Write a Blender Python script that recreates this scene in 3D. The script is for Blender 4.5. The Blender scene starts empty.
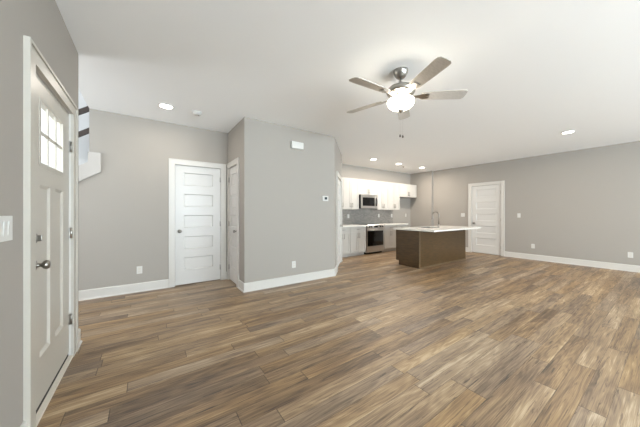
import bpy, bmesh, math, random
from mathutils import Vector, Matrix

random.seed(7)
S = bpy.context.scene
COL = S.collection
PI = math.pi

# ------------------------------------------------------------------ camera
YAW = 34.825
cd = bpy.data.cameras.new('camera')
cam = bpy.data.objects.new('camera', cd)
COL.objects.link(cam)
cd.sensor_fit = 'HORIZONTAL'
cd.sensor_width = 36.0
cd.lens = 36.0 * 248.166 / 640.0
cd.shift_y = -(213.5 - 213.23) / 640.0
cd.clip_start = 0.02
cam.location = (0, 0, 1.233)
cam.rotation_euler = (PI / 2, 0, -math.radians(YAW))
S.camera = cam

# ------------------------------------------------------------------ colour management
S.view_settings.view_transform = 'Standard'
S.view_settings.look = 'None'
S.view_settings.gamma = 1.0
S.view_settings.use_curve_mapping = False
S.view_settings.exposure = 0.95

# ------------------------------------------------------------------ world, assumed daylight and added stair lamps
w = bpy.data.worlds.new('world')
S.world = w
w.use_nodes = True
bg = w.node_tree.nodes['Background']
bg.inputs['Color'].default_value = (0.93, 0.97, 1.0, 1)
bg.inputs['Strength'].default_value = 2.2


def area(name, loc, rot, sx, sy, power, color):
    l = bpy.data.lights.new(name, 'AREA')
    l.shape = 'RECTANGLE'
    l.size, l.size_y = sx, sy
    l.energy = power
    l.color = color
    o = bpy.data.objects.new(name, l)
    o.location = loc
    o.rotation_euler = rot
    COL.objects.link(o)
    return o


# daylight coming in through the assumed, unseen windows of the rear wall (just outside the panes, shining in)
area('daylight_assumed_window', (1.6, -5.22, 1.45), (PI / 2 + 1.32, 0, 0), 2.6, 2.0, 720, (0.76, 0.89, 1.0))
area('daylight_assumed_opening', (6.0, -5.22, 1.25), (PI / 2 + 0.22, 0, 0), 3.2, 2.3, 180, (0.74, 0.88, 1.0))
# added lamp at the stair foot to brighten ceiling and closet, no window built
area('stair_fill_lower', (-2.30, 4.05, 1.6), (0, -PI / 2, 0), 1.6, 0.9, 16, (0.93, 0.97, 1.0))
area('stair_fill_upper', (-1.5, 4.6, 5.1), (0, 0, 0), 1.2, 1.2, 24, (0.86, 0.94, 1.0))  # added lamp under the stairwell ceiling to brighten the well, no window there


# ------------------------------------------------------------------ materials
def srgb(r, g, b):
    def f(c):
        c /= 255.0
        return c / 12.92 if c <= 0.04045 else ((c + 0.055) / 1.055) ** 2.4
    return (f(r), f(g), f(b), 1.0)


def mat(name, col, rough=0.5, metal=0.0, spec=None, bump=0.0, bscale=200.0, emit=None, estr=0.0, coat=0.0):
    m = bpy.data.materials.new(name)
    m.use_nodes = True
    n = m.node_tree.nodes
    p = n['Principled BSDF']
    p.inputs['Base Color'].default_value = col
    p.inputs['Roughness'].default_value = rough
    p.inputs['Metallic'].default_value = metal
    if spec is not None:
        p.inputs['Specular IOR Level'].default_value = spec
    if coat:
        p.inputs['Coat Weight'].default_value = coat
    if emit:
        p.inputs['Emission Color'].default_value = emit
        p.inputs['Emission Strength'].default_value = estr
    if bump:
        tc = n.new('ShaderNodeTexCoord')
        t = n.new('ShaderNodeTexNoise')
        t.inputs['Scale'].default_value = bscale
        t.inputs['Detail'].default_value = 3
        b = n.new('ShaderNodeBump')
        b.inputs['Strength'].default_value = bump
        b.inputs['Distance'].default_value = 0.002
        L = m.node_tree.links
        L.new(tc.outputs['Object'], t.inputs['Vector'])
        L.new(t.outputs['Fac'], b.inputs['Height'])
        L.new(b.outputs['Normal'], p.inputs['Normal'])
    return m


M = {}
M['wall'] = mat('greige_wall_paint', srgb(163, 157, 149), 0.85, spec=0.25, bump=0.15, bscale=260)
M['ceiling'] = mat('white_ceiling_paint', srgb(245, 245, 244), 0.9, spec=0.2, bump=0.15, bscale=180)
M['white_wall'] = mat('white_stair_wall_paint', srgb(214, 214, 213), 0.8, spec=0.25)
M['trim'] = mat('white_trim_enamel', srgb(204, 200, 193), 0.38)
M['door'] = mat('white_door_enamel', srgb(204, 201, 196), 0.36)
M['front_door'] = mat('pale_front_door_enamel', srgb(187, 181, 170), 0.36)
M['cabinet'] = mat('white_cabinet_lacquer', srgb(192, 188, 181), 0.34)
M['quartz'] = mat('white_quartz', srgb(226, 222, 215), 0.22, bump=0.0)
M['plastic'] = mat('white_plastic', srgb(210, 208, 203), 0.4)
M['receptacle'] = mat('off_white_plastic', srgb(205, 201, 193), 0.45)
M['stringer'] = mat('white_stringer_enamel', srgb(182, 177, 171), 0.42)
M['slot'] = mat('grey_slot', srgb(120, 116, 110), 0.6)
M['black'] = mat('black_plastic', srgb(22, 22, 23), 0.4)
M['glass_black'] = mat('black_oven_glass', srgb(10, 10, 11), 0.08)
M['sweep'] = mat('dark_rubber_sweep', srgb(58, 52, 46), 0.8)
M['screen'] = mat('dark_display', srgb(48, 56, 60), 0.2)
M['rail'] = mat('dark_stained_rail', srgb(62, 52, 46), 0.4)
M['lens'] = mat('lit_downlight_lens', (1, 1, 1, 1), 0.5, emit=(1.0, 0.95, 0.86, 1), estr=9.0)
M['bowl'] = mat('lit_frosted_bowl', (1, 1, 1, 1), 0.5, emit=(1.0, 0.90, 0.74, 1), estr=11.0)
M['sink'] = mat('sink_steel', (0.55, 0.55, 0.54, 1), 0.3, 1.0)


def brushed(name, col, rough, stretch=(1, 60, 60)):
    m = mat(name, col, rough, 1.0)
    n = m.node_tree.nodes
    L = m.node_tree.links
    tc = n.new('ShaderNodeTexCoord')
    mp = n.new('ShaderNodeMapping')
    mp.inputs['Scale'].default_value = stretch
    t = n.new('ShaderNodeTexNoise')
    t.inputs['Scale'].default_value = 12
    r = n.new('ShaderNodeMapRange')
    r.inputs['To Min'].default_value = rough - 0.08
    r.inputs['To Max'].default_value = rough + 0.1
    L.new(tc.outputs['Object'], mp.inputs['Vector'])
    L.new(mp.outputs['Vector'], t.inputs['Vector'])
    L.new(t.outputs['Fac'], r.inputs['Value'])
    L.new(r.outputs['Result'], n['Principled BSDF'].inputs['Roughness'])
    return m


M['steel'] = brushed('brushed_stainless', (0.62, 0.60, 0.57, 1), 0.33)
M['nickel'] = brushed('satin_nickel', (0.42, 0.40, 0.37, 1), 0.30)
M['nickel_dark'] = mat('aged_nickel', (0.30, 0.28, 0.25, 1), 0.3, 1.0)
M['bronze'] = mat('dark_bronze', (0.10, 0.085, 0.07, 1), 0.35, 0.9)


def wood_mat(name, c1, c2, rough, scale, spec=0.5):
    m = mat(name, c1, rough, spec=spec)
    n = m.node_tree.nodes
    L = m.node_tree.links
    tc = n.new('ShaderNodeTexCoord')
    mp = n.new('ShaderNodeMapping')
    mp.inputs['Scale'].default_value = scale
    t = n.new('ShaderNodeTexNoise')
    t.inputs['Scale'].default_value = 3.0
    t.inputs['Detail'].default_value = 5
    cr = n.new('ShaderNodeValToRGB')
    cr.color_ramp.elements[0].position = 0.3
    cr.color_ramp.elements[0].color = c1
    cr.color_ramp.elements[1].position = 0.72
    cr.color_ramp.elements[1].color = c2
    L.new(tc.outputs['Object'], mp.inputs['Vector'])
    L.new(mp.outputs['Vector'], t.inputs['Vector'])
    L.new(t.outputs['Fac'], cr.inputs['Fac'])
    L.new(cr.outputs['Color'], n['Principled BSDF'].inputs['Base Color'])
    return m


M['island'] = wood_mat('dark_brown_stained_wood', srgb(68, 51, 30), srgb(90, 68, 41), 0.33, (2, 2, 14))
M['island_trim'] = wood_mat('brown_stained_moulding', srgb(104, 86, 62), srgb(120, 101, 74), 0.34, (4, 4, 20))
M['blade'] = wood_mat('silver_grey_fan_blade', srgb(178, 172, 164), srgb(196, 190, 182), 0.42, (6, 30, 30))
M['threshold'] = mat('pale_threshold', srgb(222, 214, 200), 0.4)


def floor_material():
    m = bpy.data.materials.new('brown_vinyl_planks')
    m.use_nodes = True
    n = m.node_tree.nodes
    L = m.node_tree.links
    p = n['Principled BSDF']
    PW, PL = 0.120, 1.20

    def math_(op, a, b=None):
        q = n.new('ShaderNodeMath')
        q.operation = op
        for i, v in enumerate((a, b)):
            if v is None:
                continue
            if isinstance(v, (int, float)):
                q.inputs[i].default_value = v
            else:
                L.new(v, q.inputs[i])
        return q.outputs[0]

    def white(dim, *ins):
        q = n.new('ShaderNodeTexWhiteNoise')
        q.noise_dimensions = dim
        c = n.new('ShaderNodeCombineXYZ')
        for i, v in enumerate(ins):
            if isinstance(v, (int, float)):
                c.inputs[i].default_value = v
            else:
                L.new(v, c.inputs[i])
        L.new(c.outputs[0], q.inputs['Vector'])
        return q.outputs['Value'], q.outputs['Color']
    g = n.new('ShaderNodeNewGeometry')
    sp = n.new('ShaderNodeSeparateXYZ')
    L.new(g.outputs['Position'], sp.inputs[0])
    X, Y = sp.outputs[0], sp.outputs[1]
    ry = math_('DIVIDE', Y, PW)
    row = math_('FLOOR', ry)
    fy = math_('SUBTRACT', ry, row)
    off, _ = white('3D', row, 3.7, 0.0)
    rx = math_('ADD', math_('DIVIDE', X, PL), math_('MULTIPLY', off, 7.0))
    colm = math_('FLOOR', rx)
    fx = math_('SUBTRACT', rx, colm)
    val, vcol = white('3D', row, colm, 1.3)
    val2, _ = white('3D', row, colm, 9.1)
    # grain coordinate: per plank shift, stretched along the plank
    cx = n.new('ShaderNodeCombineXYZ')
    L.new(math_('ADD', math_('MULTIPLY', X, 1.5), math_('MULTIPLY', val, 37.0)), cx.inputs[0])
    L.new(math_('MULTIPLY', Y, 34.0), cx.inputs[1])
    L.new(math_('MULTIPLY', val2, 20.0), cx.inputs[2])
    n1 = n.new('ShaderNodeTexNoise')
    n1.inputs['Scale'].default_value = 1.0
    n1.inputs['Detail'].default_value = 9.0
    n1.inputs['Roughness'].default_value = 0.72
    n1.inputs['Distortion'].default_value = 0.5
    L.new(cx.outputs[0], n1.inputs['Vector'])
    cx2 = n.new('ShaderNodeCombineXYZ')
    L.new(math_('ADD', math_('MULTIPLY', X, 4.0), math_('MULTIPLY', val, 11.0)), cx2.inputs[0])
    L.new(math_('MULTIPLY', Y, 170.0), cx2.inputs[1])
    n2 = n.new('ShaderNodeTexNoise')
    n2.inputs['Scale'].default_value = 1.0
    n2.inputs['Detail'].default_value = 4.0
    L.new(cx2.outputs[0], n2.inputs['Vector'])
    # broad blotches within a plank
    cx3 = n.new('ShaderNodeCombineXYZ')
    L.new(math_('ADD', math_('MULTIPLY', X, 0.9), math_('MULTIPLY', val2, 53.0)), cx3.inputs[0])
    L.new(math_('MULTIPLY', Y, 5.0), cx3.inputs[1])
    n3 = n.new('ShaderNodeTexNoise')
    n3.inputs['Scale'].default_value = 1.4
    n3.inputs['Detail'].default_value = 3.0
    L.new(cx3.outputs[0], n3.inputs['Vector'])
    # cathedral grain: contour lines of a stretched noise field
    cx4 = n.new('ShaderNodeCombineXYZ')
    L.new(math_('ADD', math_('MULTIPLY', X, 1.1), math_('MULTIPLY', val, 71.0)), cx4.inputs[0])
    L.new(math_('MULTIPLY', Y, 8.0), cx4.inputs[1])
    n4 = n.new('ShaderNodeTexNoise')
    n4.inputs['Scale'].default_value = 1.0
    n4.inputs['Detail'].default_value = 1.5
    L.new(cx4.outputs[0], n4.inputs['Vector'])
    rings = math_('SINE', math_('MULTIPLY', n4.outputs['Fac'], 70.0))
    t = math_('MULTIPLY', math_('SUBTRACT', n1.outputs['Fac'], 0.5), 0.85)
    t = math_('ADD', t, math_('MULTIPLY', math_('SUBTRACT', n2.outputs['Fac'], 0.5), 0.7))
    t = math_('ADD', t, math_('MULTIPLY', math_('SUBTRACT', n3.outputs['Fac'], 0.5), 0.8))
    t = math_('ADD', t, math_('MULTIPLY', rings, 0.06))
    t = math_('ADD', t, math_('MULTIPLY', math_('SUBTRACT', val, 0.5), 0.30))
    cx5 = n.new('ShaderNodeCombineXYZ')
    L.new(math_('ADD', math_('MULTIPLY', X, 2.6), math_('MULTIPLY', val2, 31.0)), cx5.inputs[0])
    L.new(math_('MULTIPLY', Y, 55.0), cx5.inputs[1])
    n5 = n.new('ShaderNodeTexNoise')
    n5.inputs['Scale'].default_value = 1.0
    n5.inputs['Detail'].default_value = 5.0
    n5.inputs['Roughness'].default_value = 0.65
    n5.inputs['Distortion'].default_value = 0.6
    L.new(cx5.outputs[0], n5.inputs['Vector'])
    mr = n.new('ShaderNodeMapRange')
    mr.interpolation_type = 'SMOOTHSTEP'
    mr.inputs['From Min'].default_value = 0.585
    mr.inputs['From Max'].default_value = 0.635
    L.new(n5.outputs['Fac'], mr.inputs['Value'])
    t = math_('SUBTRACT', t, math_('MULTIPLY', mr.outputs['Result'], 0.30))
    # pale sapwood strips with crisp edges
    cx6 = n.new('ShaderNodeCombineXYZ')
    L.new(math_('ADD', math_('MULTIPLY', X, 0.75), math_('MULTIPLY', val2, 17.0)), cx6.inputs[0])
    L.new(math_('MULTIPLY', Y, 13.0), cx6.inputs[1])
    L.new(math_('MULTIPLY', val, 9.0), cx6.inputs[2])
    n6 = n.new('ShaderNodeTexNoise')
    n6.inputs['Scale'].default_value = 1.0
    n6.inputs['Detail'].default_value = 4.0
    L.new(cx6.outputs[0], n6.inputs['Vector'])
    mr2 = n.new('ShaderNodeMapRange')
    mr2.interpolation_type = 'SMOOTHSTEP'
    mr2.inputs['From Min'].default_value = 0.54
    mr2.inputs['From Max'].default_value = 0.585
    L.new(n6.outputs['Fac'], mr2.inputs['Value'])
    t = math_('ADD', t, math_('MULTIPLY', mr2.outputs['Result'], 0.11))
    t = math_('ADD', t, 0.545)
    cr = n.new('ShaderNodeValToRGB')
    e = cr.color_ramp.elements
    e[0].position = 0.12
    e[0].color = srgb(76, 62, 50)
    e[1].position = 0.92
    e[1].color = srgb(188, 165, 134)
    a = e.new(0.36)
    a.color = srgb(112, 91, 71)
    a = e.new(0.55)
    a.color = srgb(138, 114, 88)
    a = e.new(0.74)
    a.color = srgb(160, 134, 102)
    L.new(t, cr.inputs['Fac'])
    # some planks are greyer than others
    hs = n.new('ShaderNodeHueSaturation')
    L.new(math_('ADD', 0.84, math_('MULTIPLY', val2, 0.26)), hs.inputs['Saturation'])
    L.new(cr.outputs['Color'], hs.inputs['Color'])
    # seams
    ey = math_('MINIMUM', fy, math_('SUBTRACT', 1.0, fy))
    ex = math_('MINIMUM', fx, math_('SUBTRACT', 1.0, fx))
    seam = math_('MAXIMUM', math_('LESS_THAN', ey, 0.009), math_('LESS_THAN', ex, 0.0022))
    mx = n.new('ShaderNodeMix')
    mx.data_type = 'RGBA'
    L.new(math_('MULTIPLY', seam, 0.7), mx.inputs['Factor'])
    L.new(hs.outputs['Color'], mx.inputs[6])
    mx.inputs[7].default_value = srgb(48, 38, 30)
    L.new(mx.outputs[2], p.inputs['Base Color'])
    p.inputs['Roughness'].default_value = 0.42
    p.inputs['Specular IOR Level'].default_value = 0.45
    b = n.new('ShaderNodeBump')
    b.inputs['Strength'].default_value = 0.25
    b.inputs['Distance'].default_value = 0.002
    L.new(math_('SUBTRACT', n2.outputs['Fac'], math_('MULTIPLY', seam, 1.0)), b.inputs['Height'])
    L.new(b.outputs['Normal'], p.inputs['Normal'])
    return m


M['floor'] = floor_material()


def tile_material():
    m = mat('grey_mosaic_tile', srgb(150, 148, 144), 0.28)
    n = m.node_tree.nodes
    L = m.node_tree.links
    tc = n.new('ShaderNodeTexCoord')
    sp = n.new('ShaderNodeSeparateXYZ')
    c = n.new('ShaderNodeCombineXYZ')
    L.new(tc.outputs['Object'], sp.inputs[0])
    L.new(sp.outputs[0], c.inputs[0])
    L.new(sp.outputs[2], c.inputs[1])
    b = n.new('ShaderNodeTexBrick')
    b.inputs['Scale'].default_value = 1.0
    b.inputs['Brick Width'].default_value = 0.075
    b.inputs['Row Height'].default_value = 0.038
    b.inputs['Mortar Size'].default_value = 0.0025
    b.inputs['Color1'].default_value = srgb(128, 124, 119)
    b.inputs['Color2'].default_value = srgb(148, 143, 137)
    b.inputs['Mortar'].default_value = srgb(160, 155, 148)
    L.new(c.outputs[0], b.inputs['Vector'])
    L.new(b.outputs['Color'], n['Principled BSDF'].inputs['Base Color'])
    return m


M['tile'] = tile_material()


def pane_material():
    m = bpy.data.materials.new('clear_pane')
    m.use_nodes = True
    n = m.node_tree.nodes
    L = m.node_tree.links
    n.remove(n['Principled BSDF'])
    t = n.new('ShaderNodeBsdfTransparent')
    t.inputs['Color'].default_value = (0.96, 0.98, 0.98, 1)
    g = n.new('ShaderNodeBsdfGlossy')
    g.inputs['Roughness'].default_value = 0.02
    x = n.new('ShaderNodeMixShader')
    x.inputs[0].default_value = 0.05
    L.new(t.outputs[0], x.inputs[1])
    L.new(g.outputs[0], x.inputs[2])
    L.new(x.outputs[0], n['Material Output'].inputs['Surface'])
    return m


M['pane'] = pane_material()


# ------------------------------------------------------------------ mesh helpers
class MB:
    """Collects shapes in one bmesh and links them as ONE mesh object."""

    def __init__(self):
        self.bm = bmesh.new()

    def poly(self, pts):
        return self.bm.faces.new([self.bm.verts.new(p) for p in pts])

    def box(self, x0, x1, y0, y1, z0, z1, bevel=0.0):
        if x1 < x0: x0, x1 = x1, x0
        if y1 < y0: y0, y1 = y1, y0
        if z1 < z0: z0, z1 = z1, z0
        v = [self.bm.verts.new((x, y, z)) for x in (x0, x1) for y in (y0, y1) for z in (z0, z1)]
        fs = []
        for q in ((0, 1, 3, 2), (4, 6, 7, 5), (0, 4, 5, 1), (2, 3, 7, 6), (0, 2, 6, 4), (1, 5, 7, 3)):
            fs.append(self.bm.faces.new([v[i] for i in q]))
        if bevel:
            ed = {e for f in fs for e in f.edges}
            bmesh.ops.bevel(self.bm, geom=list(ed), offset=bevel, segments=2, affect='EDGES', profile=0.5)
        return self

    def prism(self, pts, axis, a, b):
        """pts: 2-D outline, extruded along axis 'x', 'y' or 'z' from a to b."""
        def P(u, v, t):
            return {'x': (t, u, v), 'y': (u, t, v), 'z': (u, v, t)}[axis]
        lo = [self.bm.verts.new(P(u, v, a)) for u, v in pts]
        hi = [self.bm.verts.new(P(u, v, b)) for u, v in pts]
        k = len(pts)
        self.bm.faces.new(lo[::-1])
        self.bm.faces.new(hi)
        for i in range(k):
            self.bm.faces.new((lo[i], lo[(i + 1) % k], hi[(i + 1) % k], hi[i]))
        return self

    def frustum(self, x0, x1, z0, z1, ya, inset, yb):
        """a raised field on an xz rectangle: rim at y = ya, inner face at y = yb."""
        o = [(x0, ya, z0), (x1, ya, z0), (x1, ya, z1), (x0, ya, z1)]
        i = [(x0 + inset, yb, z0 + inset), (x1 - inset, yb, z0 + inset), (x1 - inset, yb, z1 - inset), (x0 + inset, yb, z1 - inset)]
        ov = [self.bm.verts.new(q) for q in o]
        iv = [self.bm.verts.new(q) for q in i]
        self.bm.faces.new(iv)
        for k in range(4):
            self.bm.faces.new((ov[k], ov[(k + 1) % 4], iv[(k + 1) % 4], iv[k]))
        return self

    def lathe(self, prof, origin=(0, 0, 0), axis='z', seg=32):
        """prof: list of (radius, height along axis)."""
        ox, oy, oz = origin
        rings = []
        for r, h in prof:
            ring = []
            for k in range(seg):
                a = 2 * PI * k / seg
                u, v = r * math.cos(a), r * math.sin(a)
                p = {'z': (ox + u, oy + v, oz + h), 'y': (ox + u, oy + h, oz + v), 'x': (ox + h, oy + u, oz + v)}[axis]
                ring.append(self.bm.verts.new(p))
            rings.append(ring)
        for a, b in zip(rings, rings[1:]):
            for k in range(seg):
                f = self.bm.faces.new((a[k], a[(k + 1) % seg], b[(k + 1) % seg], b[k]))
                f.smooth = True
        for ring, (r, h) in ((rings[0], prof[0]), (rings[-1], prof[-1])):
            if r > 1e-5:
                self.bm.faces.new(ring)
        return self

    def tube(self, pts, r, seg=10):
        pts = [Vector(p) for p in pts]
        rings = []
        for i, p in enumerate(pts):
            d = (pts[min(i + 1, len(pts) - 1)] - pts[max(i - 1, 0)]).normalized()
            ref = Vector((0, 0, 1)) if abs(d.z) < 0.9 else Vector((1, 0, 0))
            if abs(d.x) < 1e-4:
                ref = Vector((1, 0, 0))
            n1 = d.cross(ref).normalized()
            n2 = d.cross(n1)
            rr = r[i] if isinstance(r, (list, tuple)) else r
            rings.append([self.bm.verts.new(p + n1 * (rr * math.cos(2 * PI * k / seg)) + n2 * (rr * math.sin(2 * PI * k / seg))) for k in range(seg)])
        for a, b in zip(rings, rings[1:]):
            for k in range(seg):
                f = self.bm.faces.new((a[k], a[(k + 1) % seg], b[(k + 1) % seg], b[k]))
                f.smooth = True
        self.bm.faces.new(rings[0])
        self.bm.faces.new(rings[-1])
        return self

    def xf(self, mtx):
        bmesh.ops.transform(self.bm, matrix=mtx, verts=self.bm.verts)
        return self

    def build(self, name, material, parent=None, loc=None, weld=False):
        if weld:
            bmesh.ops.remove_doubles(self.bm, verts=self.bm.verts, dist=1e-6)
        bmesh.ops.recalc_face_normals(self.bm, faces=self.bm.faces)
        me = bpy.data.meshes.new(name)
        self.bm.to_mesh(me)
        self.bm.free()
        me.materials.append(material)
        o = bpy.data.objects.new(name, me)
        COL.objects.link(o)
        if loc:
            o.location = loc
        if parent:
            o.parent = parent
        return o


def tag(o, label, cat, group=None, kind=None):
    o['label'] = label
    o['category'] = cat
    if group:
        o['group'] = group
    if kind:
        o['kind'] = kind
    return o


def empty(name, loc, rz=0.0):
    o = bpy.data.objects.new(name, None)
    o.location = loc
    o.rotation_euler = (0, 0, rz)
    o.empty_display_size = 0.1
    COL.objects.link(o)
    return o


def dup(root, loc, rz=None):
    r = root.copy()
    COL.objects.link(r)
    r.location = loc
    if rz is not None:
        r.rotation_euler = (0, 0, rz)
    for ch in list(root.children):
        c = ch.copy()
        COL.objects.link(c)
        c.parent = r
        for gch in list(ch.children):
            d = gch.copy()
            COL.objects.link(d)
            d.parent = c
    return r


# ------------------------------------------------------------------ the shell
H = 2.74
XL, YLE = -0.536, 3.237          # entry wall and the point where it ends at the stairs
YB = 4.82                        # back wall with the white closet door
XS, YF = 1.245, 3.855            # closet block
XA, XA2, YA2 = 3.03, 4.14, 4.965  # angled pantry wall
YK, XK, YJ = 5.85, 8.30, 4.98    # kitchen back wall, stub wall, jog
XR, YR = 8.41, -5.0
XO = -0.685                      # edge of the stair opening
XW = -2.42                       # far stair wall


def wall(name, p0, p1, label, holes=(), through=(), z0=0.0, z1=H, material='wall', ext0=0.0, ext1=0.0, extra=None):
    """Room on the right of p0 -> p1. A front skin 6 cm thick with niches and a solid back skin; through holes pierce both."""
    p0, p1 = Vector((*p0, 0)), Vector((*p1, 0))
    Ln = (p1 - p0).length
    ang = math.atan2(p1.y - p0.y, p1.x - p0.x)
    m = MB()

    def skin(ya, yb, hs):
        xs = sorted({-ext0, Ln + ext1, *[h[0] for h in hs], *[h[1] for h in hs]})
        for a, b in zip(xs, xs[1:]):
            mid = (a + b) / 2
            cut = sorted([(h[2], h[3]) for h in hs if h[0] < mid < h[1]])
            z = z0
            for c0, c1 in cut:
                if c0 > z + 1e-6:
                    m.box(a, b, ya, yb, z, c0)
                z = c1
            if z < z1 - 1e-6:
                m.box(a, b, ya, yb, z, z1)
    skin(0.0, 0.06, list(holes) + list(through))
    skin(0.06, 0.12, list(through))
    if extra:
        extra(m)
    m.xf(Matrix.Translation(p0) @ Matrix.Rotation(ang, 4, 'Z'))
    o = m.build(name, M[material])
    return tag(o, label, 'wall', kind='structure')


def hole(center, wd, ht):
    return (center - wd / 2 - 0.018, center + wd / 2 + 0.018, 0.0, ht + 0.02)


# floor and ceiling
o = MB().box(XW - 0.2, XR + 0.2, YR - 0.3, YK + 0.2, -0.12, 0.0).build('floor', M['floor'])
tag(o, 'brown wood-look plank floor of the whole open room', 'floor', kind='structure')
c = MB()
c.box(XO, XR + 0.2, YR - 0.2, YK + 0.1, H, H + 0.30)
o = c.build('ceiling', M['ceiling'])
tag(o, 'smooth flat white ceiling carrying the fan and recessed lights', 'ceiling', kind='structure')

# front door wall
FD_C, FD_W, FD_H = 2.515, 0.88, 2.075
wall('wall_left', (XL, YR), (XL, YLE), 'greige entry wall holding the front door with glass lites',
     through=[(FD_C - FD_W / 2 - 0.02 - YR, FD_C + FD_W / 2 + 0.02 - YR, 0.0, FD_H + 0.022)])
# back wall with closet door, its lower corner running on under the stairs
BD_C, BD_W, BD_H = 0.748, 0.725, 2.05


def under_stair(m):
    # local x = 0 at the stair opening; the wall goes on to the left under the sloping stringer
    m.prism([(XW - XO, 0.0), (0.0, 0.0), (0.0, 1.80), (XW - XO, 0.62)], 'y', 0.0, 0.12)


wall('wall_back', (XO, YB), (XS, YB), 'greige back wall with the five-panel door, below the stairs',
     holes=[hole(BD_C - XO, BD_W, BD_H)], extra=under_stair, ext1=0.0)
SD_C, SD_W, SD_H = 4.485, 0.54, 2.06
wall('wall_closet_side', (XS, YB), (XS, YF), 'narrow greige side wall of the closet block with a slim door',
     holes=[hole(YB - SD_C, SD_W, SD_H)], ext1=-0.12)
wall('wall_closet_front', (XS, YF), (XA, YF), 'plain grey closet block wall carrying thermostat and chime', )
AL = math.hypot(XA2 - XA, YA2 - YF)
PD_C, PD_W, PD_H = 0.905, 0.92, 2.03
wall('wall_pantry_angle', (XA, YF), (XA2, YA2), 'angled pantry wall between the closet block and the kitchen',
     holes=[hole(PD_C, PD_W, PD_H)])
wall('wall_pantry_side', (XA2, YA2), (XA2, YK), 'short pantry wall at the left end of the kitchen cabinets')
wall('wall_kitchen', (XA2, YK), (XK, YK), 'kitchen wall behind the white cabinets and range', ext1=0.12)
wall('wall_refrigerator_side', (XK, YK), (XK, YJ), 'short wall stub beside the refrigerator space', ext1=-0.12)
RD_C, RD_W, RD_H = 3.302, 0.79, 2.075
jog = MB().box(XK, XR + 0.12, YJ, YJ + 0.12, 0, H)
o = jog.build('wall_jog', M['wall'])
tag(o, 'narrow wall return where the refrigerator stub meets the right wall', 'wall', kind='structure')
wall('wall_right', (XR, YJ), (XR, YR), 'long greige right wall with a five-panel door near the island',
     holes=[hole(YJ - RD_C, RD_W, RD_H)])
W1 = (XR - 2.9, XR - 0.3, 0.45, 2.45)    # assumed rear window spans, local x from the right corner
wall('wall_rear', (XR, YR), (XL, YR), 'greige rear wall with large assumed windows behind the viewer',
     through=[(XR - 7.6, XR - 4.4, 0.10, 2.40), (XR - 2.9, XR - 0.3, 0.45, 2.45)])


def assumed_rear_window(name, x0, x1, z0, z1, label):  # unseen windows, assumed for the daylight they let in
    m = MB()
    t = 0.05
    y0, y1 = YR - 0.09, YR - 0.03
    m.box(x0, x1, y0, y1, z0, z0 + t).box(x0, x1, y0, y1, z1 - t, z1)
    m.box(x0, x0 + t, y0, y1, z0 + t, z1 - t).box(x1 - t, x1, y0, y1, z0 + t, z1 - t)
    mid = (x0 + x1) / 2
    m.box(mid - 0.03, mid + 0.03, y0, y1, z0 + t, z1 - t)
    f = m.build(name, M['trim'])
    tag(f, label, 'window', kind='structure')
    g = MB().box(x0 + t, x1 - t, YR - 0.064, YR - 0.058, z0 + t, z1 - t)
    g.build('pane', M['pane'], f)


assumed_rear_window('assumed_window_1', 0.3, 2.9, 0.45, 2.45, 'assumed wide white window in the rear wall near the entry')
assumed_rear_window('assumed_window_2', 4.4, 7.6, 0.10, 2.40, 'assumed tall white glazed opening in the rear wall')

# stairwell shell
def stair_wall(side, label, *boxes):
    m = MB()
    for q in boxes:
        m.box(*q)
    tag(m.build('wall_stair_' + side, M['white_wall']), label, 'wall', kind='structure')


stair_wall('far', 'white far side wall of the stairwell', (XW - 0.12, XW, YLE - 0.12, YK + 0.12, 0, 5.3))
stair_wall('near', 'white stairwell wall directly behind the entry wall', (XW, XL - 0.12, YLE - 0.12, YLE, 0, H + 0.3), (XW, XO + 0.12, YLE - 0.12, YLE, H + 0.3, 5.3))
stair_wall('upper', 'white upper stairwell wall above the ceiling edge', (XO, XO + 0.12, YLE, YB + 0.97, H + 0.3, 5.3))
stair_wall('back', 'bright white wall behind the dark stair rails', (XW, XO + 2.0, YB + 0.98, YB + 1.10, 0, 5.3))
stair_wall('end', 'white wall closing the stair flight behind the closet', (XO + 1.70, XO + 1.80, YB + 0.13, YB + 0.97, 0, H))
o = MB().box(XW - 0.12, XO + 0.12, YLE - 0.12, YB + 1.1, 5.3, 5.4).build('ceiling_stairwell', M['ceiling'])
tag(o, 'white ceiling high over the stairwell', 'ceiling', kind='structure')


# ------------------------------------------------------------------ baseboards
def baseboard(name, segs, label):
    """segs: (p0, p1, ext0, ext1) with the room on the right of p0 -> p1."""
    big = MB()
    for p0, p1, e0, e1 in segs:
        p0, p1 = Vector((*p0, 0)), Vector((*p1, 0))
        Ln = (p1 - p0).length
        ang = math.atan2(p1.y - p0.y, p1.x - p0.x)
        prof = [(0.0, 0.0), (-0.024, 0.0), (-0.023, 0.010), (-0.019, 0.017), (-0.013, 0.019),
                (-0.013, 0.128), (-0.008, 0.138), (0.0, 0.140)]
        mt = Matrix.Translation(p0) @ Matrix.Rotation(ang, 4, 'Z')
        # mitred ends: e = +1 outside corner, 0 square, -1 inside corner
        a = [big.bm.verts.new(mt @ Vector((0 + e0 * y, y, z))) for y, z in prof]
        b = [big.bm.verts.new(mt @ Vector((Ln - e1 * y, y, z))) for y, z in prof]
        k = len(prof)
        big.bm.faces.new(a)
        big.bm.faces.new(b[::-1])
        for i in range(k):
            big.bm.faces.new((a[i], b[i], b[(i + 1) % k], a[(i + 1) % k]))
    o = big.build(name, M['trim'])
    return tag(o, label, 'baseboard', kind='structure')


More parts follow.
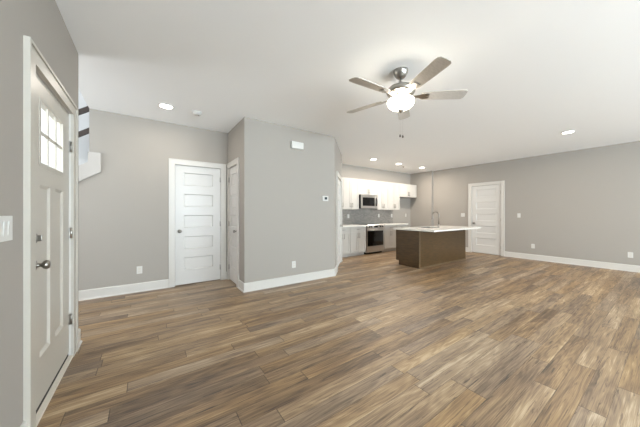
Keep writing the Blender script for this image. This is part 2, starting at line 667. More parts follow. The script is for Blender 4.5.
CW = 0.088   # casing width
baseboard('baseboard_left', [((XL, YR), (XL, FD_C - FD_W / 2 - 0.115), 0, 0),
                             ((XL, FD_C + FD_W / 2 + 0.115), (XL, YLE), 0, 1),
                             ((XL, YLE), (XL - 0.12, YLE), 1, 0)], 'white baseboard along the entry wall beside the front door')
baseboard('baseboard_back', [((XW, YB), (BD_C - BD_W / 2 - CW - 0.008, YB), 0, 0),
                             ((BD_C + BD_W / 2 + CW + 0.008, YB), (XS, YB), 0, 0)], 'white baseboard along the back wall under the stairs')
d22 = math.tan(math.radians(22.5))
baseboard('baseboard_closet', [((XS, YB), (XS, SD_C + SD_W / 2 + CW - 0.01), -1, 0),
                               ((XS, SD_C - SD_W / 2 - CW - 0.008), (XS, YF), 0, 1),
                               ((XS, YF), (XA, YF), 1, d22),
                               ], 'white baseboard wrapping the grey closet block')
u = Vector((XA2 - XA, YA2 - YF)).normalized()


def ang_pt(t):
    return (XA + u.x * t, YF + u.y * t)


baseboard('baseboard_pantry', [(ang_pt(0), ang_pt(PD_C - PD_W / 2 - CW - 0.008), d22, 0),
                               (ang_pt(PD_C + PD_W / 2 + CW + 0.008), (XA2, YA2), 0, 0.4)], 'short white baseboard on the angled pantry wall')
baseboard('baseboard_right', [((XR, YJ), (XR, RD_C + RD_W / 2 + CW + 0.008), 0, 0),
                              ((XR, RD_C - RD_W / 2 - CW - 0.008), (XR, YR), 0, 0)], 'long white baseboard along the right wall')
baseboard('baseboard_kitchen', [((7.30, YK), (XK, YK), 0, -1), ((XK, YK), (XK, YJ), -1, 1)], 'white baseboard in the empty refrigerator space')


# ------------------------------------------------------------------ doors
def casing(root, wd, ht, wcas=CW, t=0.018):
    x = wd / 2 + 0.006
    m = MB()
    for s in (-1, 1):
        m.box(s * x, s * (x + wcas), -t, 0, 0, ht + 0.006)
        m.box(s * (x + wcas - 0.014), s * (x + wcas), -t - 0.006, -t, 0, ht + wcas - 0.008)
        m.box(s * x, s * (x + 0.010), -t - 0.003, -t, 0, ht + 0.006)
    m.box(-x - wcas, x + wcas, -t, 0, ht + 0.006, ht + 0.006 + wcas)
    m.box(-x - wcas, x + wcas, -t - 0.006, -t, ht + wcas - 0.008, ht + 0.006 + wcas)
    m.box(-x - 0.0, x + 0.0, -t - 0.003, -t, ht + 0.006, ht + 0.016)
    m.build('casing', M['trim'], root)
    j = MB()
    for s in (-1, 1):
        j.box(s * (wd / 2 + 0.003), s * (wd / 2 + 0.017), 0.0, 0.058, 0, ht + 0.004)
    j.box(-wd / 2 - 0.017, wd / 2 + 0.017, 0.0, 0.058, ht + 0.004, ht + 0.018)
    j.build('jamb', M['trim'], root)


def hinges(root, x, zs, mt, y=0.004):
    for z in zs:
        h = MB().lathe([(0.0, -0.046), (0.0075, -0.045), (0.0075, 0.045), (0.0, 0.046)], (x, y - 0.006, z), 'z', 12)
        h.box(x - 0.016, x + 0.016, y, y + 0.006, z - 0.045, z + 0.045)
        h.build('hinge', mt, root)


def knob(root, x, z, mt, yf, name='knob'):
    k = MB().lathe([(0.0, 0.0), (0.031, 0.0), (0.031, -0.006), (0.026, -0.010), (0.012, -0.013), (0.010, -0.028),
                    (0.014, -0.034), (0.024, -0.040), (0.0275, -0.050), (0.026, -0.060), (0.016, -0.067), (0.0, -0.069)],
                   (x, yf, z), 'y', 24)
    k.build(name, mt, root)


def panel_door(name, label, loc, rz, wd, ht, stile, knob_side, mt=None):
    root = empty(name, loc, rz)
    tag(root, label, 'door', kind='structure')
    casing(root, wd, ht)
    yf = 0.012
    zb = 0.012
    m = MB()
    spans = [(0.253, 0.470), (0.616, 0.833), (0.985, 1.200), (1.345, 1.563), (1.712, 1.931)]
    k = ht / 2.05
    spans = [(a * k, b * k) for a, b in spans]
    xi = wd / 2 - stile
    m.box(-wd / 2, -xi, yf, yf + 0.035, zb, ht).box(xi, wd / 2, yf, yf + 0.035, zb, ht)
    zz = [zb] + [v for s in spans for v in s] + [ht]
    for a, b in zip(zz[0::2], zz[1::2]):
        m.box(-xi, xi, yf, yf + 0.035, a, b)
    for a, b in spans:
        m.box(-xi, xi, yf + 0.016, yf + 0.030, a, b)
        # sticking: a sloped lip round the recessed panel
        o_ = [(-xi, a), (xi, a), (xi, b), (-xi, b)]
        i_ = [(-xi + 0.011, a + 0.011), (xi - 0.011, a + 0.011), (xi - 0.011, b - 0.011), (-xi + 0.011, b - 0.011)]
        for q in range(4):
            r = (q + 1) % 4
            m.poly([(o_[q][0], yf, o_[q][1]), (o_[r][0], yf, o_[r][1]), (i_[r][0], yf + 0.0155, i_[r][1]), (i_[q][0], yf + 0.0155, i_[q][1])])
    m.build('slab', M['door'], root)
    hinges(root, -knob_side * (wd / 2 + 0.002), (0.24, 1.04, 1.85), M['nickel'])
    knob(root, knob_side * (wd / 2 - 0.066), 0.925, mt or M['nickel_dark'], yf)
    return root


panel_door('door_1', 'white five-panel door in the back wall left of the closet block', (BD_C, YB, 0), 0, BD_W, BD_H, 0.128, -1)
panel_door('door_2', 'slim white five-panel door on the side of the closet block', (XS, SD_C, 0), -PI / 2, SD_W, SD_H, 0.105, 1)
pp = ang_pt(PD_C)
panel_door('door_3', 'white pantry door on the angled wall next to the kitchen', (pp[0], pp[1], 0), math.atan2(u.y, u.x), PD_W, PD_H, 0.125, 1)
panel_door('door_4', 'white five-panel door in the right wall behind the island', (XR, RD_C, 0), -PI / 2, RD_W, RD_H, 0.125, -1)

# front door with six lites over two tall panels
root = empty('door_5', (XL, FD_C, 0), PI / 2)
tag(root, 'white front door with six-pane window and two tall panels', 'door', kind='structure')
wd, ht, yf, zb = FD_W, FD_H, 0.012, 0.05
x = wd / 2 + 0.002
m = MB()
for s in (-1, 1):
    m.box(s * x, s * (x + 0.110), -0.018, 0, 0, ht + 0.004)
    m.box(s * (x + 0.092), s * (x + 0.110), -0.026, -0.018, 0, ht + 0.078)
m.box(-x - 0.110, x + 0.110, -0.018, 0, ht + 0.004, ht + 0.096)
m.box(-x - 0.110, x + 0.110, -0.026, -0.018, ht + 0.078, ht + 0.096)
m.build('casing', M['front_door'], root)
m = MB()
for s in (-1, 1):
    m.box(s * (wd / 2 + 0.003), s * (wd / 2 + 0.019), 0, 0.12, 0, ht + 0.004)
m.box(-wd / 2 - 0.019, wd / 2 + 0.019, 0, 0.12, ht + 0.004, ht + 0.020)
m.build('jamb', M['trim'], root)
MB().box(-wd / 2 - 0.003, wd / 2 + 0.003, -0.012, 0.12, 0, 0.018).build('threshold', M['threshold'], root)
MB().box(-wd / 2, wd / 2, yf + 0.004, yf + 0.040, 0.018, 0.052).build('door_sweep', M['sweep'], root)
lx0, lx1, lz0, lz1 = -0.262, 0.262, 1.535, 1.950
px = [(-0.262, -0.058), (0.058, 0.262)]
pz0, pz1 = 0.335, 1.41
m = MB()
th = 0.044
m.box(-wd / 2, lx0, yf, yf + th, zb, ht).box(lx1, wd / 2, yf, yf + 0.012, zb, ht)
m.box(lx1 + 0.13, wd / 2, yf + 0.012, yf + th, zb, ht).box(lx1, lx1 + 0.13, yf + 0.012, yf + th, zb, lz0 - 0.03).box(lx1, lx1 + 0.13, yf + 0.012, yf + th, lz1 + 0.03, ht)
m.box(lx0, lx1, yf, yf + th, zb, pz0).box(lx0, lx1, yf, yf + th, pz1, lz0).box(lx0, lx1, yf, yf + th, lz1, ht)
m.box(px[0][1], px[1][0], yf, yf + th, pz0, pz1)
for a, b in px:
    m.box(a, b, yf + 0.014, yf + 0.034, pz0, pz1)
    o_ = [(a, pz0), (b, pz0), (b, pz1), (a, pz1)]
    i_ = [(a + 0.012, pz0 + 0.018), (b - 0.012, pz0 + 0.018), (b - 0.012, pz1 - 0.018), (a + 0.012, pz1 - 0.018)]
    for q in range(4):
        r = (q + 1) % 4
        m.poly([(o_[q][0], yf, o_[q][1]), (o_[r][0], yf, o_[r][1]), (i_[r][0], yf + 0.0135, i_[r][1]), (i_[q][0], yf + 0.0135, i_[q][1])])
m.build('slab', M['front_door'], root)
m = MB()
lf = 0.016
m.box(lx0 - 0.006, lx1 + 0.006, yf - 0.003, yf + 0.012, lz0 - 0.006, lz0 + lf).box(lx0 - 0.006, lx1 + 0.006, yf - 0.003, yf + 0.012, lz1 - lf, lz1 + 0.006)
m.box(lx0 - 0.006, lx0 + lf, yf - 0.003, yf + 0.012, lz0 + lf, lz1 - lf).box(lx1 - lf, lx1 + 0.006, yf - 0.003, yf + 0.012, lz0 + lf, lz1 - lf)
for k in (1, 2):
    xx = lx0 + (lx1 - lx0) * k / 3
    m.box(xx - 0.009, xx + 0.009, yf + 0.002, yf + 0.011, lz0 + lf, lz1 - lf)
zz = (lz0 + lz1) / 2
m.box(lx0 + lf, lx1 - lf, yf + 0.002, yf + 0.011, zz - 0.009, zz + 0.009)
lite = m.build('lite_frame', M['front_door'], root)
MB().box(lx0 + lf, lx1 - lf, yf + 0.006, yf + 0.009, lz0 + lf, lz1 - lf).build('pane', M['pane'], lite)
hinges(root, wd / 2 + 0.001, (0.33, 1.065, 1.80), M['nickel'], 0.004)
kx = -wd / 2 + 0.085
knob(root, kx, 0.925, M['nickel_dark'], yf)
m = MB().lathe([(0.0, 0.0), (0.032, 0.0), (0.031, -0.008), (0.022, -0.014), (0.0, -0.015)], (kx, yf, 1.085), 'y', 24)
m.box(kx - 0.006, kx + 0.006, yf - 0.034, yf - 0.012, 1.085 - 0.018, 1.085 + 0.018, 0.003)
m.build('deadbolt', M['nickel_dark'], root)

# ------------------------------------------------------------------ stairs glimpsed on the left
root = empty('staircase', (XO, YB, 0))
tag(root, 'white sloping staircase stringer on the wall above the entry', 'staircase')
m = MB()
sl = 0.68
zr = lambda xx, z: z + sl * xx
pts = [(0.127, 1.838), (0.127, 2.110), (-0.012, 2.110), (-0.012, 1.965)]
xe = XW + 0.02 - XO
pts += [(xe, 1.965 + sl * (xe + 0.012)), (xe, 1.838 + sl * (xe - 0.127))]
m.prism(pts, 'y', -0.030, -0.001)
m.build('stringer', M['stringer'], root)
m = MB()
for k in range(5):
    xr_ = 0.10 - k * 0.27
    zt = 2.02 - k * 0.182
    m.box(xr_ - 0.27, xr_, 0.13, 0.96, zt - 0.182, zt)
m.build('steps', M['white_wall'], root)

root = empty('stair_railing', (XO, YB + 0.02, 0))
tag(root, 'dark wooden stair railing of two sloping rails beyond the entry wall', 'railing')
for zc in (2.435, 2.752):
    x0, x1 = -1.35, -0.004
    s2 = 0.72
    hh = 0.036
    m = MB()
    m.prism([(x0, zc - hh + s2 * x0), (x1, zc - hh), (x1, zc + hh), (x0, zc + hh + s2 * x0)], 'y', 0.0, 0.05)
    m.box(x1 - 0.03, x1 + 0.004, -0.012, 0.0, zc - hh - 0.02, zc + 0.005)
    r_ = m.build('rail', M['rail'], root)


# ------------------------------------------------------------------ kitchen
def shaker(root, name, x0, x1, z0, z1, yf, handle, hpos, mat_='cabinet', fr=0.055):
    """A shaker front on the plane y = yf facing -y; its pull is a sub-part."""
    m = MB()
    t = 0.019
    g = 0.003
    x0, x1, z0, z1 = x0 + g, x1 - g, z0 + g, z1 - g
    m.box(x0, x0 + fr, yf - t, yf, z0, z1).box(x1 - fr, x1, yf - t, yf, z0, z1)
    m.box(x0 + fr, x1 - fr, yf - t, yf, z0, z0 + fr).box(x0 + fr, x1 - fr, yf - t, yf, z1 - fr, z1)
    m.box(x0 + fr, x1 - fr, yf - t + 0.009, yf - 0.002, z0 + fr, z1 - fr)
    d = m.build(name, M[mat_], root)
    hx, hz = hpos
    m = MB()
    Lh = 0.07
    if handle == 'v':
        m.tube([(hx, yf - t - 0.030, hz - Lh), (hx, yf - t - 0.030, hz + Lh)], 0.006)
        for s in (-1, 1):
            m.tube([(hx, yf - t, hz + s * 0.05), (hx, yf - t - 0.030, hz + s * 0.05)], 0.005, 8)
    else:
        m.tube([(hx - Lh, yf - t - 0.030, hz), (hx + Lh, yf - t - 0.030, hz)], 0.006)
        for s in (-1, 1):
            m.tube([(hx + s * 0.05, yf - t, hz), (hx + s * 0.05, yf - t - 0.030, hz)], 0.005, 8)
    m.build('handle', M['nickel_dark'], d)
    return d


YU = 5.52      # face of the wall cabinets
YC = 5.24      # face of the base cabinets
WALLC = 'white wall cabinets'
BASEC = 'white base cabinets'


def upper(x0, x1, z0, z1, label, doors=2):
    r = empty('wall_cabinet', ((x0 + x1) / 2, YK, z0))
    tag(r, label, 'cabinet', WALLC)
    hw, hh = (x1 - x0) / 2, z1 - z0
    yf = YU - YK + 0.019
    MB().box(-hw, hw, yf, -0.001, 0, hh).build('body', M['cabinet'], r)
    m = MB().box(-hw, hw, yf - 0.022, -0.001, hh, hh + 0.028)
    m.build('top_moulding', M['cabinet'], r)
    hz = 0.125 if hh > 0.6 else 0.11
    if doors == 2:
        shaker(r, 'door', -hw, 0, 0, hh, yf, 'v', (-0.032, hz))
        shaker(r, 'door', 0, hw, 0, hh, yf, 'v', (0.032, hz))
    else:
        shaker(r, 'door', -hw, hw, 0, hh, yf, 'v', (hw - 0.032, hz))
    return r


UZ0, UZ1 = 1.350, 2.245
upper(4.15, 4.665, UZ0, UZ1, 'white wall cabinet half hidden behind the pantry corner', 1)
upper(4.665, 5.285, UZ0, UZ1, 'white two-door wall cabinet left of the microwave')
upper(5.290, 6.085, 1.805, UZ1, 'short white wall cabinet directly above the microwave')
upper(6.090, 6.655, UZ0, UZ1, 'white two-door wall cabinet touching the right of the microwave')
upper(6.660, 7.230, UZ0, UZ1, 'white tall wall cabinet beside the short refrigerator cabinet')
upper(7.235, 8.210, 1.812, UZ1, 'short wide white cabinet over the empty refrigerator space')


def base(x0, x1, label):
    r = empty('base_cabinet', ((x0 + x1) / 2, YK, 0))
    tag(r, label, 'cabinet', BASEC)
    hw = (x1 - x0) / 2
    yf = YC - YK + 0.019
    MB().box(-hw, hw, yf, -0.001, 0.10, 0.846).build('body', M['cabinet'], r)
    MB().box(-hw, hw, yf + 0.07, -0.03, 0.0, 0.10).build('toe_kick', M['cabinet'], r)
    shaker(r, 'drawer', -hw, hw, 0.700, 0.840, yf, 'h', (0, 0.77), fr=0.035)
    shaker(r, 'door', -hw, 0, 0.105, 0.696, yf, 'v', (-0.032, 0.59))
    shaker(r, 'door', 0, hw, 0.105, 0.696, yf, 'v', (0.032, 0.59))
    return r


base(4.150, 4.680, 'white base cabinet at the pantry end of the counter')
base(4.685, 5.300, 'white two-door base cabinet left of the range')
base(6.115, 6.690, 'white base cabinet right of the range, partly behind the island')
base(6.695, 7.270, 'white base cabinet mostly hidden behind the dark island')

o = MB().box(4.145, 5.318, YC - 0.03, YK - 0.001, 0.847, 0.884, 0.003).build('countertop', M['quartz'])
tag(o, 'white quartz counter section between pantry and range', 'countertop', 'kitchen wall counters')
o = MB().box(6.100, 7.285, YC - 0.03, YK - 0.001, 0.847, 0.884, 0.003).build('countertop', M['quartz'])
tag(o, 'white quartz counter section between range and refrigerator space', 'countertop', 'kitchen wall counters')

o = MB().box(XA2 + 0.002, 7.27, YK - 0.010, YK, 0.885, UZ0 + 0.05).build('wall_backsplash', M['tile'])
tag(o, 'grey mosaic tile backsplash between counter and wall cabinets', 'backsplash', kind='structure')

# range
r = empty('range', (5.709, YK, 0))
tag(r, 'stainless steel kitchen range with black oven window', 'range')
hw = 0.380
yf = YC - YK - 0.005
MB().box(-hw, hw, yf + 0.03, -0.012, 0.06, 0.878).build('body', M['steel'], r)
MB().box(-hw + 0.02, hw - 0.02, yf + 0.08, -0.05, 0.0, 0.06).build('plinth', M['black'], r)
MB().box(-hw, hw, yf + 0.02, -0.012, 0.878, 0.891, 0.003).build('cooktop', M['glass_black'], r)
m = MB().prism([(yf + 0.03, 0.878), (yf + 0.03, 0.773), (yf - 0.012, 0.778), (yf - 0.004, 0.863), (yf + 0.015, 0.888)], 'x', -hw, hw)
cp = m.build('control_panel', M['steel'], r)
for kx_ in (-0.29, -0.19, 0.0, 0.19, 0.29):
    if kx_ == 0.0:
        MB().box(-0.09, 0.09, yf - 0.013, yf - 0.004, 0.798, 0.853).build('display', M['glass_black'], cp)
    else:
        MB().lathe([(0.0, 0.01), (0.024, 0.01), (0.024, -0.012), (0.019, -0.030), (0.0, -0.032)], (kx_, yf - 0.010, 0.828), 'y', 16).build('knob', M['black'], cp)
m = MB()
m.box(-hw, hw, yf, yf + 0.03, 0.700, 0.768).box(-hw, hw, yf, yf + 0.03, 0.215, 0.245)
m.box(-hw, -hw + 0.035, yf, yf + 0.03, 0.245, 0.700).box(hw - 0.035, hw, yf, yf + 0.03, 0.245, 0.700)
od = m.build('oven_door', M['steel'], r)
MB().box(-hw + 0.035, hw - 0.035, yf - 0.001, yf + 0.02, 0.245, 0.700).build('window', M['glass_black'], od)
m = MB().tube([(-0.34, yf - 0.045, 0.732), (0.34, yf - 0.045, 0.732)], 0.011)
for s in (-1, 1):
    m.tube([(s * 0.31, yf, 0.732), (s * 0.31, yf - 0.045, 0.732)], 0.008, 8)
m.build('handle', M['steel'], od)
MB().box(-hw, hw, yf, yf + 0.03, 0.062, 0.208, 0.003).build('drawer', M['steel'], r)

# microwave
r = empty('microwave', (5.655, YK, 1.385))
tag(r, 'stainless over-the-range microwave hung under the short cabinet', 'microwave')
hw = 0.350
yf = 5.43 - YK
hh = 0.418
MB().box(-hw, hw, yf + 0.03, -0.012, 0.0, hh).build('body', M['black'], r)
m = MB()
x1 = hw - 0.11
m.box(-hw, x1, yf, yf + 0.03, 0.0, 0.075).box(-hw, x1, yf, yf + 0.03, hh - 0.085, hh)
m.box(-hw, -hw + 0.05, yf, yf + 0.03, 0.075, hh - 0.085).box(x1 - 0.02, x1, yf, yf + 0.03, 0.075, hh - 0.085)
d = m.build('door', M['steel'], r)
MB().box(-hw + 0.05, x1 - 0.02, yf + 0.003, yf + 0.02, 0.075, hh - 0.085).build('window', M['glass_black'], d)
m = MB().tube([(x1 - 0.012, yf - 0.035, 0.06), (x1 - 0.012, yf - 0.035, hh - 0.06)], 0.010)
for z in (0.09, hh - 0.09):
    m.tube([(x1 - 0.012, yf, z), (x1 - 0.012, yf - 0.035, z)], 0.007, 8)
m.build('handle', M['steel'], d)
m = MB().box(x1 + 0.002, hw, yf, yf + 0.03, 0.0, 0.075).box(x1 + 0.002, hw, yf, yf + 0.03, hh - 0.085, hh)
m.box(hw - 0.018, hw, yf, yf + 0.03, 0.075, hh - 0.085)
cpn = m.build('control_panel', M['steel'], r)
MB().box(x1 + 0.002, hw - 0.018, yf + 0.001, yf + 0.02, 0.075, hh - 0.085).build('keypad', M['glass_black'], cpn)

# island
IX0, IX1, IY0, IY1 = 4.97, 7.07, 3.265, 3.905
r = empty('kitchen_island', ((IX0 + IX1) / 2, (IY0 + IY1) / 2, 0))
tag(r, 'dark brown wood kitchen island under a white counter', 'island')
ax, ay = (IX1 - IX0) / 2, (IY1 - IY0) / 2
m = MB().box(-ax + 0.02, ax - 0.02, -ay + 0.018, ay - 0.02, 0.105, 0.66)
m.box(-ax + 0.02, -0.43, -ay + 0.018, ay - 0.02, 0.66, 0.838).box(0.33, ax - 0.02, -ay + 0.018, ay - 0.02, 0.66, 0.838)
m.build('body', M['island'], r)
MB().box(-ax, ax, -ay, -ay + 0.018, 0.0, 0.838).build('back_panel', M['island'], r)
for s in (-1, 1):
    m = MB()
    m.prism([(-ay + 0.018, 0.0), (ay - 0.085, 0.0), (ay - 0.085, 0.105), (ay, 0.105), (ay, 0.838), (-ay + 0.018, 0.838)], 'x', s * ax, s * (ax - 0.02))
    m.build('end_panel', M['island'], r)
m = MB()
m.prism([(-ax - 0.004, -ay - 0.004), (-ax + 0.018, -ay - 0.004), (-ax + 0.018, -ay), (-ax, -ay), (-ax, -ay + 0.012), (-ax - 0.004, -ay + 0.012)], 'z', 0, 0.838)
m.build('corner_moulding', M['island_trim'], r)
m = MB().prism([(-ay, 0.0), (-ay - 0.016, 0.0), (-ay - 0.015, 0.008), (-ay - 0.009, 0.015), (-ay, 0.018)], 'x', -ax - 0.004, ax)
m.build('shoe_moulding', M['island_trim'], r)
MB().box(-ax + 0.02, ax - 0.02, -0.1, ay - 0.085, 0.0, 0.105).build('toe_kick', M['black'], r)
for k in range(4):   # working side, facing the range
    xa = -ax + 0.03 + k * (2 * ax - 0.06) / 4
    xb = xa + (2 * ax - 0.06) / 4
    m = MB().box(xa + 0.003, xb - 0.003, ay - 0.02, ay - 0.001, 0.11, 0.832, 0.003)
    m.build('door', M['island'], r)

CX0, CX1, CY0, CY1 = 4.925, 7.10, 2.90, 3.945
SX0, SX1, SY0, SY1 = 5.62, 6.32, 3.46, 3.86
m = MB()
bm = m.bm
zt, zb_ = 0.873, 0.839
O = [(CX0, CY0), (CX1, CY0), (CX1, CY1), (CX0, CY1)]
I = [(SX0, SY0), (SX1, SY0), (SX1, SY1), (SX0, SY1)]
vo = [[bm.verts.new((x_, y_, z_)) for x_, y_ in O] for z_ in (zb_, zt)]
vi = [[bm.verts.new((x_, y_, z_)) for x_, y_ in I] for z_ in (zb_, zt)]
for k in range(4):
    q = (k + 1) % 4
    bm.faces.new((vo[1][k], vo[1][q], vi[1][q], vi[1][k]))
    bm.faces.new((vo[0][k], vo[0][q], vi[0][q], vi[0][k]))
    bm.faces.new((vo[0][k], vo[0][q], vo[1][q], vo[1][k]))
    bm.faces.new((vi[0][k], vi[0][q], vi[1][q], vi[1][k]))
o = m.build('island_countertop', M['quartz'])
tag(o, 'white quartz top overhanging the dark island', 'countertop')

m = MB()
sx0, sx1, sy0, sy1, sz0, sz1 = SX0 + 0.002, SX1 - 0.002, SY0 + 0.002, SY1 - 0.002, 0.67, 0.868
t = 0.004
m.box(sx0, sx1, sy0, sy1, sz0, sz0 + t)
m.box(sx0, sx0 + t, sy0, sy1, sz0 + t, sz1).box(sx1 - t, sx1, sy0, sy1, sz0 + t, sz1)
m.box(sx0 + t, sx1 - t, sy0, sy0 + t, sz0 + t, sz1).box(sx0 + t, sx1 - t, sy1 - t, sy1, sz0 + t, sz1)
o = m.build('sink', M['sink'])
tag(o, 'steel undermount sink set into the island top', 'sink')

r = empty('faucet', (5.97, 3.39, 0.873))
tag(r, 'tall gooseneck kitchen faucet standing on the island top', 'faucet')
MB().lathe([(0.0, 0.0), (0.028, 0.0), (0.028, 0.008), (0.020, 0.016), (0.018, 0.09), (0.0, 0.092)], (0, 0, 0), 'z', 20).build('base', M['nickel'], r)
pts = [(0, 0, 0.05), (0, 0, 0.31)]
for k in range(1, 11):
    a = PI * k / 10
    pts.append((0, 0.085 - 0.085 * math.cos(a), 0.31 + 0.085 * math.sin(a)))
pts.append((0, 0.17, 0.29))
MB().tube(pts, 0.014, 12).build('spout', M['nickel_dark'], r)
MB().tube([(0, 0.17, 0.295), (0, 0.172, 0.28), (0, 0.176, 0.23), (0, 0.178, 0.205)], [0.014, 0.018, 0.020, 0.017], 12).build('spray_head', M['nickel_dark'], r)
MB().tube([(-0.015, 0, 0.065), (-0.045, 0, 0.075), (-0.10, -0.01, 0.105)], [0.009, 0.008, 0.006], 10).build('handle', M['nickel'], r)


# ------------------------------------------------------------------ small wall fittings (room side is local -y)
def outlet(loc, rz, label):
    r = empty('outlet', loc, rz)
    tag(r, label, 'outlet', 'wall outlets')
    MB().box(-0.036, 0.036, -0.006, 0, -0.058, 0.058, 0.002).build('cover_plate', M['plastic'], r)
    for z in (-0.021, 0.021):
        MB().box(-0.017, 0.017, -0.0085, -0.006, z - 0.0145, z + 0.0145, 0.001).build('receptacle', M['receptacle'], r)
    return r


def switch(loc, rz, gangs, label, group='light switches'):
    r = empty('light_switch', loc, rz)
    tag(r, label, 'light switch', group)
    hw = 0.036 + 0.023 * (gangs - 1)
    MB().box(-hw, hw, -0.006, 0, -0.058, 0.058, 0.002).build('cover_plate', M['plastic'], r)
    for k in range(gangs):
        x = (k - (gangs - 1) / 2) * 0.046
        m = MB().prism([(-0.006, -0.033), (-0.0075, -0.033), (-0.011, 0.033), (-0.006, 0.033)], 'x', x - 0.0165, x + 0.0165)
        m.build('rocker', M['plastic'], r)
    return r


outlet((-0.101, YB, 0.342), 0, 'white outlet low on the back wall left of the door')
outlet((2.119, YF, 0.330), 0, 'white outlet low on the grey closet block wall')
outlet((XR, 2.18, 0.360), -PI / 2, 'white outlet low on the right wall, nearer the door')
outlet((XR, 0.56, 0.348), -PI / 2, 'white outlet low on the right wall at the right edge')
outlet((5.137, YK - 0.010, 1.141), 0, 'white outlet on the tile left of the range')
outlet((6.518, YK - 0.010, 1.150), 0, 'white outlet on the tile just right of the range')
outlet((7.192, YK - 0.010, 1.150), 0, 'white outlet at the right end of the tile backsplash')
outlet((8.016, YK, 1.160), 0, 'white outlet on bare wall in the refrigerator space')
switch((XR, 3.965, 1.176), -PI / 2, 2, 'white double switch between the island faucet and right wall door')
switch((XR, 2.483, 1.171), -PI / 2, 1, 'white switch on the right wall beyond the door hinges')
switch((XL, 1.737, 1.163), PI / 2, 3, 'large white switch plate left of the front door')

r = empty('thermostat', (2.799, YF, 1.516))
tag(r, 'small white thermostat with dark display on the closet block wall', 'thermostat')
MB().box(-0.066, 0.066, -0.022, 0, -0.048, 0.048, 0.006).build('body', M['plastic'], r)
MB().box(-0.026, 0.036, -0.0235, -0.020, -0.022, 0.026).build('display', M['screen'], r)
r = empty('door_chime', (2.175, YF, 2.430))
tag(r, 'white door chime box high on the closet block wall', 'door chime')
MB().box(-0.120, 0.120, -0.048, 0, -0.060, 0.060, 0.010).build('cover', M['plastic'], r)
m = MB()
for k in range(5):
    m.box(0.1195, 0.1210, -0.040 + k * 0.007, -0.037 + k * 0.007, -0.045, 0.045)
m.build('vent', M['slot'], r)


# ------------------------------------------------------------------ ceiling fittings
def downlight(x, y, label, power):
    r = empty('recessed_light', (x, y, H))
    tag(r, label, 'ceiling light', 'recessed ceiling lights')
    MB().lathe([(0.078, 0.0), (0.096, 0.0), (0.096, -0.004), (0.088, -0.010), (0.078, -0.010), (0.078, 0.0)], seg=36).build('trim_ring', M['plastic'], r)
    MB().lathe([(0.0, -0.0075), (0.078, -0.0075), (0.078, -0.001), (0.0, -0.001)], seg=36).build('lens', M['lens'], r)
    l = bpy.data.lights.new('downlight', 'AREA')
    l.shape = 'DISK'
    l.size = 0.15
    l.energy = power
    l.color = (1.0, 0.90, 0.79)
    lo = bpy.data.objects.new('downlight', l)
    COL.objects.link(lo)
    lo.location = (x, y, H - 0.012)
    return r


downlight(0.215, 4.098, 'lit round recessed light near the stairs and back door', 4.0)
downlight(6.404, 1.152, 'lit round recessed light alone near the right wall', 14)
downlight(5.186, 4.837, 'lit recessed light above the range, first of the kitchen row', 12.5)
downlight(6.276, 4.829, 'lit recessed light in the middle of the kitchen row', 12.5)
downlight(7.427, 4.792, 'lit recessed light at the refrigerator end of the kitchen row', 12.5)

r = empty('smoke_detector', (0.612, 4.097, H))
tag(r, 'white round smoke detector on the ceiling by the closet block', 'smoke detector')
MB().lathe([(0.0, 0.0), (0.070, 0.0), (0.070, -0.010), (0.060, -0.014), (0.056, -0.034), (0.040, -0.040), (0.0, -0.041)], seg=32).build('housing', M['plastic'], r)
MB().lathe([(0.0, -0.041), (0.012, -0.041), (0.010, -0.044), (0.0, -0.044)], (0.02, 0, 0), seg=16).build('test_button', M['slot'], r)
r = empty('sprinkler_head', (6.779, 5.03, H))
tag(r, 'small dark round ceiling fitting beyond the kitchen downlights', 'ceiling fitting')
MB().lathe([(0.0, 0.0), (0.040, 0.0), (0.036, -0.006), (0.012, -0.008), (0.010, -0.03), (0.0, -0.03)], seg=20).build('escutcheon', M['nickel_dark'], r)
MB().lathe([(0.0, -0.03), (0.022, -0.03), (0.022, -0.033), (0.0, -0.033)], seg=16).build('deflector', M['nickel_dark'], r)

# ceiling fan
FX, FY = 2.200, 1.668
r = empty('ceiling_fan', (FX, FY, H))
tag(r, 'brushed nickel five-blade ceiling fan with lit glass bowl', 'ceiling fan')
MB().lathe([(0.0, 0.0), (0.076, 0.0), (0.076, -0.012), (0.070, -0.035), (0.052, -0.065), (0.030, -0.082), (0.0, -0.084)], seg=36).build('canopy', M['nickel'], r)
MB().lathe([(0.0, -0.078), (0.013, -0.078), (0.013, -0.170), (0.0, -0.170)], seg=16).build('downrod', M['nickel'], r)
MB().lathe([(0.0, -0.150), (0.035, -0.152), (0.075, -0.160), (0.120, -0.180), (0.142, -0.202), (0.146, -0.230),
            (0.135, -0.246), (0.095, -0.254), (0.0, -0.254)], seg=48).build('motor_housing', M['nickel'], r)
MB().lathe([(0.0, -0.254), (0.060, -0.254), (0.058, -0.272), (0.030, -0.280), (0.026, -0.345), (0.0, -0.345)], seg=48).build('light_fitter', M['nickel'], r)
MB().lathe([(0.130, -0.3145), (0.137, -0.324), (0.135, -0.344), (0.122, -0.370), (0.096, -0.392), (0.060, -0.408), (0.020, -0.414), (0.0, -0.415)], seg=48).build('glass_bowl', M['bowl'], r)
MB().lathe([(0.0, -0.411), (0.030, -0.412), (0.028, -0.424), (0.014, -0.436), (0.008, -0.446), (0.0, -0.448)], seg=24).build('finial', M['nickel'], r)
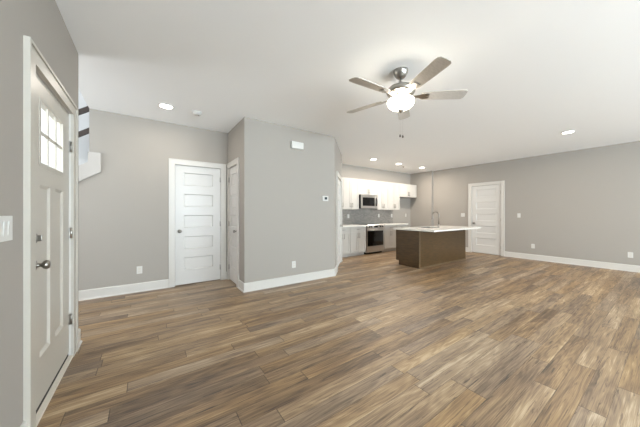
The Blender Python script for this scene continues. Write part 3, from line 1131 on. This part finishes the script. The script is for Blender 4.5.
for cx, cy, zb2 in ((0.119, 0.098, -0.640), (0.139, 0.077, -0.650)):
    m = MB().tube([(cx * 0.5, cy * 0.5, -0.285), (cx * 0.95, cy * 0.95, -0.292), (cx, cy, -0.32), (cx, cy, zb2)], 0.0005, 6)
    ch = m.build('pull_chain', M['nickel'], r)
    MB().lathe([(0.0, 0.016), (0.004, 0.014), (0.009, -0.004), (0.008, -0.014), (0.0, -0.017)], (cx, cy, zb2), 'z', 12).build('fob', M['bronze'], ch)
for k in range(3):   # the three bulbs inside the open-topped bowl
    a = math.radians(20 + 120 * k)
    l = bpy.data.lights.new('fan_bulb', 'POINT')
    l.energy = 26.0
    l.shadow_soft_size = 0.025
    l.color = (1.0, 0.84, 0.64)
    lo = bpy.data.objects.new('fan_bulb', l)
    COL.objects.link(lo)
    lo.location = (FX + 0.08 * math.cos(a), FY + 0.08 * math.sin(a), H - 0.345)
BASE_A = 33.0
for k in range(5):
    rot = Matrix.Rotation(math.radians(BASE_A + 72 * k), 4, 'Z')
    tilt = Matrix.Translation((0, 0, -0.272)) @ Matrix.Rotation(math.radians(-12), 4, 'X')
    m = MB()
    # blade outline: narrow at the root, wide rounded tip
    out = [(0.205, -0.045), (0.235, -0.058), (0.42, -0.066), (0.60, -0.070), (0.640, -0.066), (0.658, -0.048), (0.662, 0.0),
           (0.658, 0.048), (0.640, 0.066), (0.60, 0.070), (0.42, 0.066), (0.235, 0.058), (0.205, 0.045)]
    m.prism(out, 'z', -0.003, 0.003)
    m.xf(rot @ tilt)
    b = m.build('blade', M['blade'], r)
    m = MB()
    iron = [(0.085, -0.020), (0.14, -0.014), (0.19, -0.022), (0.225, -0.042), (0.285, -0.036), (0.292, 0.0), (0.285, 0.036), (0.225, 0.042), (0.19, 0.022), (0.14, 0.014), (0.085, 0.020)]
    m.prism(iron, 'z', -0.0095, -0.0032)
    for sx, sy in ((0.24, -0.022), (0.24, 0.022), (0.275, 0.0)):
        m.lathe([(0.0, -0.012), (0.006, -0.0115), (0.006, -0.009), (0.0, -0.009)], (sx, sy, 0), seg=10)
    m.xf(rot @ tilt)
    m.build('blade_iron', M['nickel'], b)
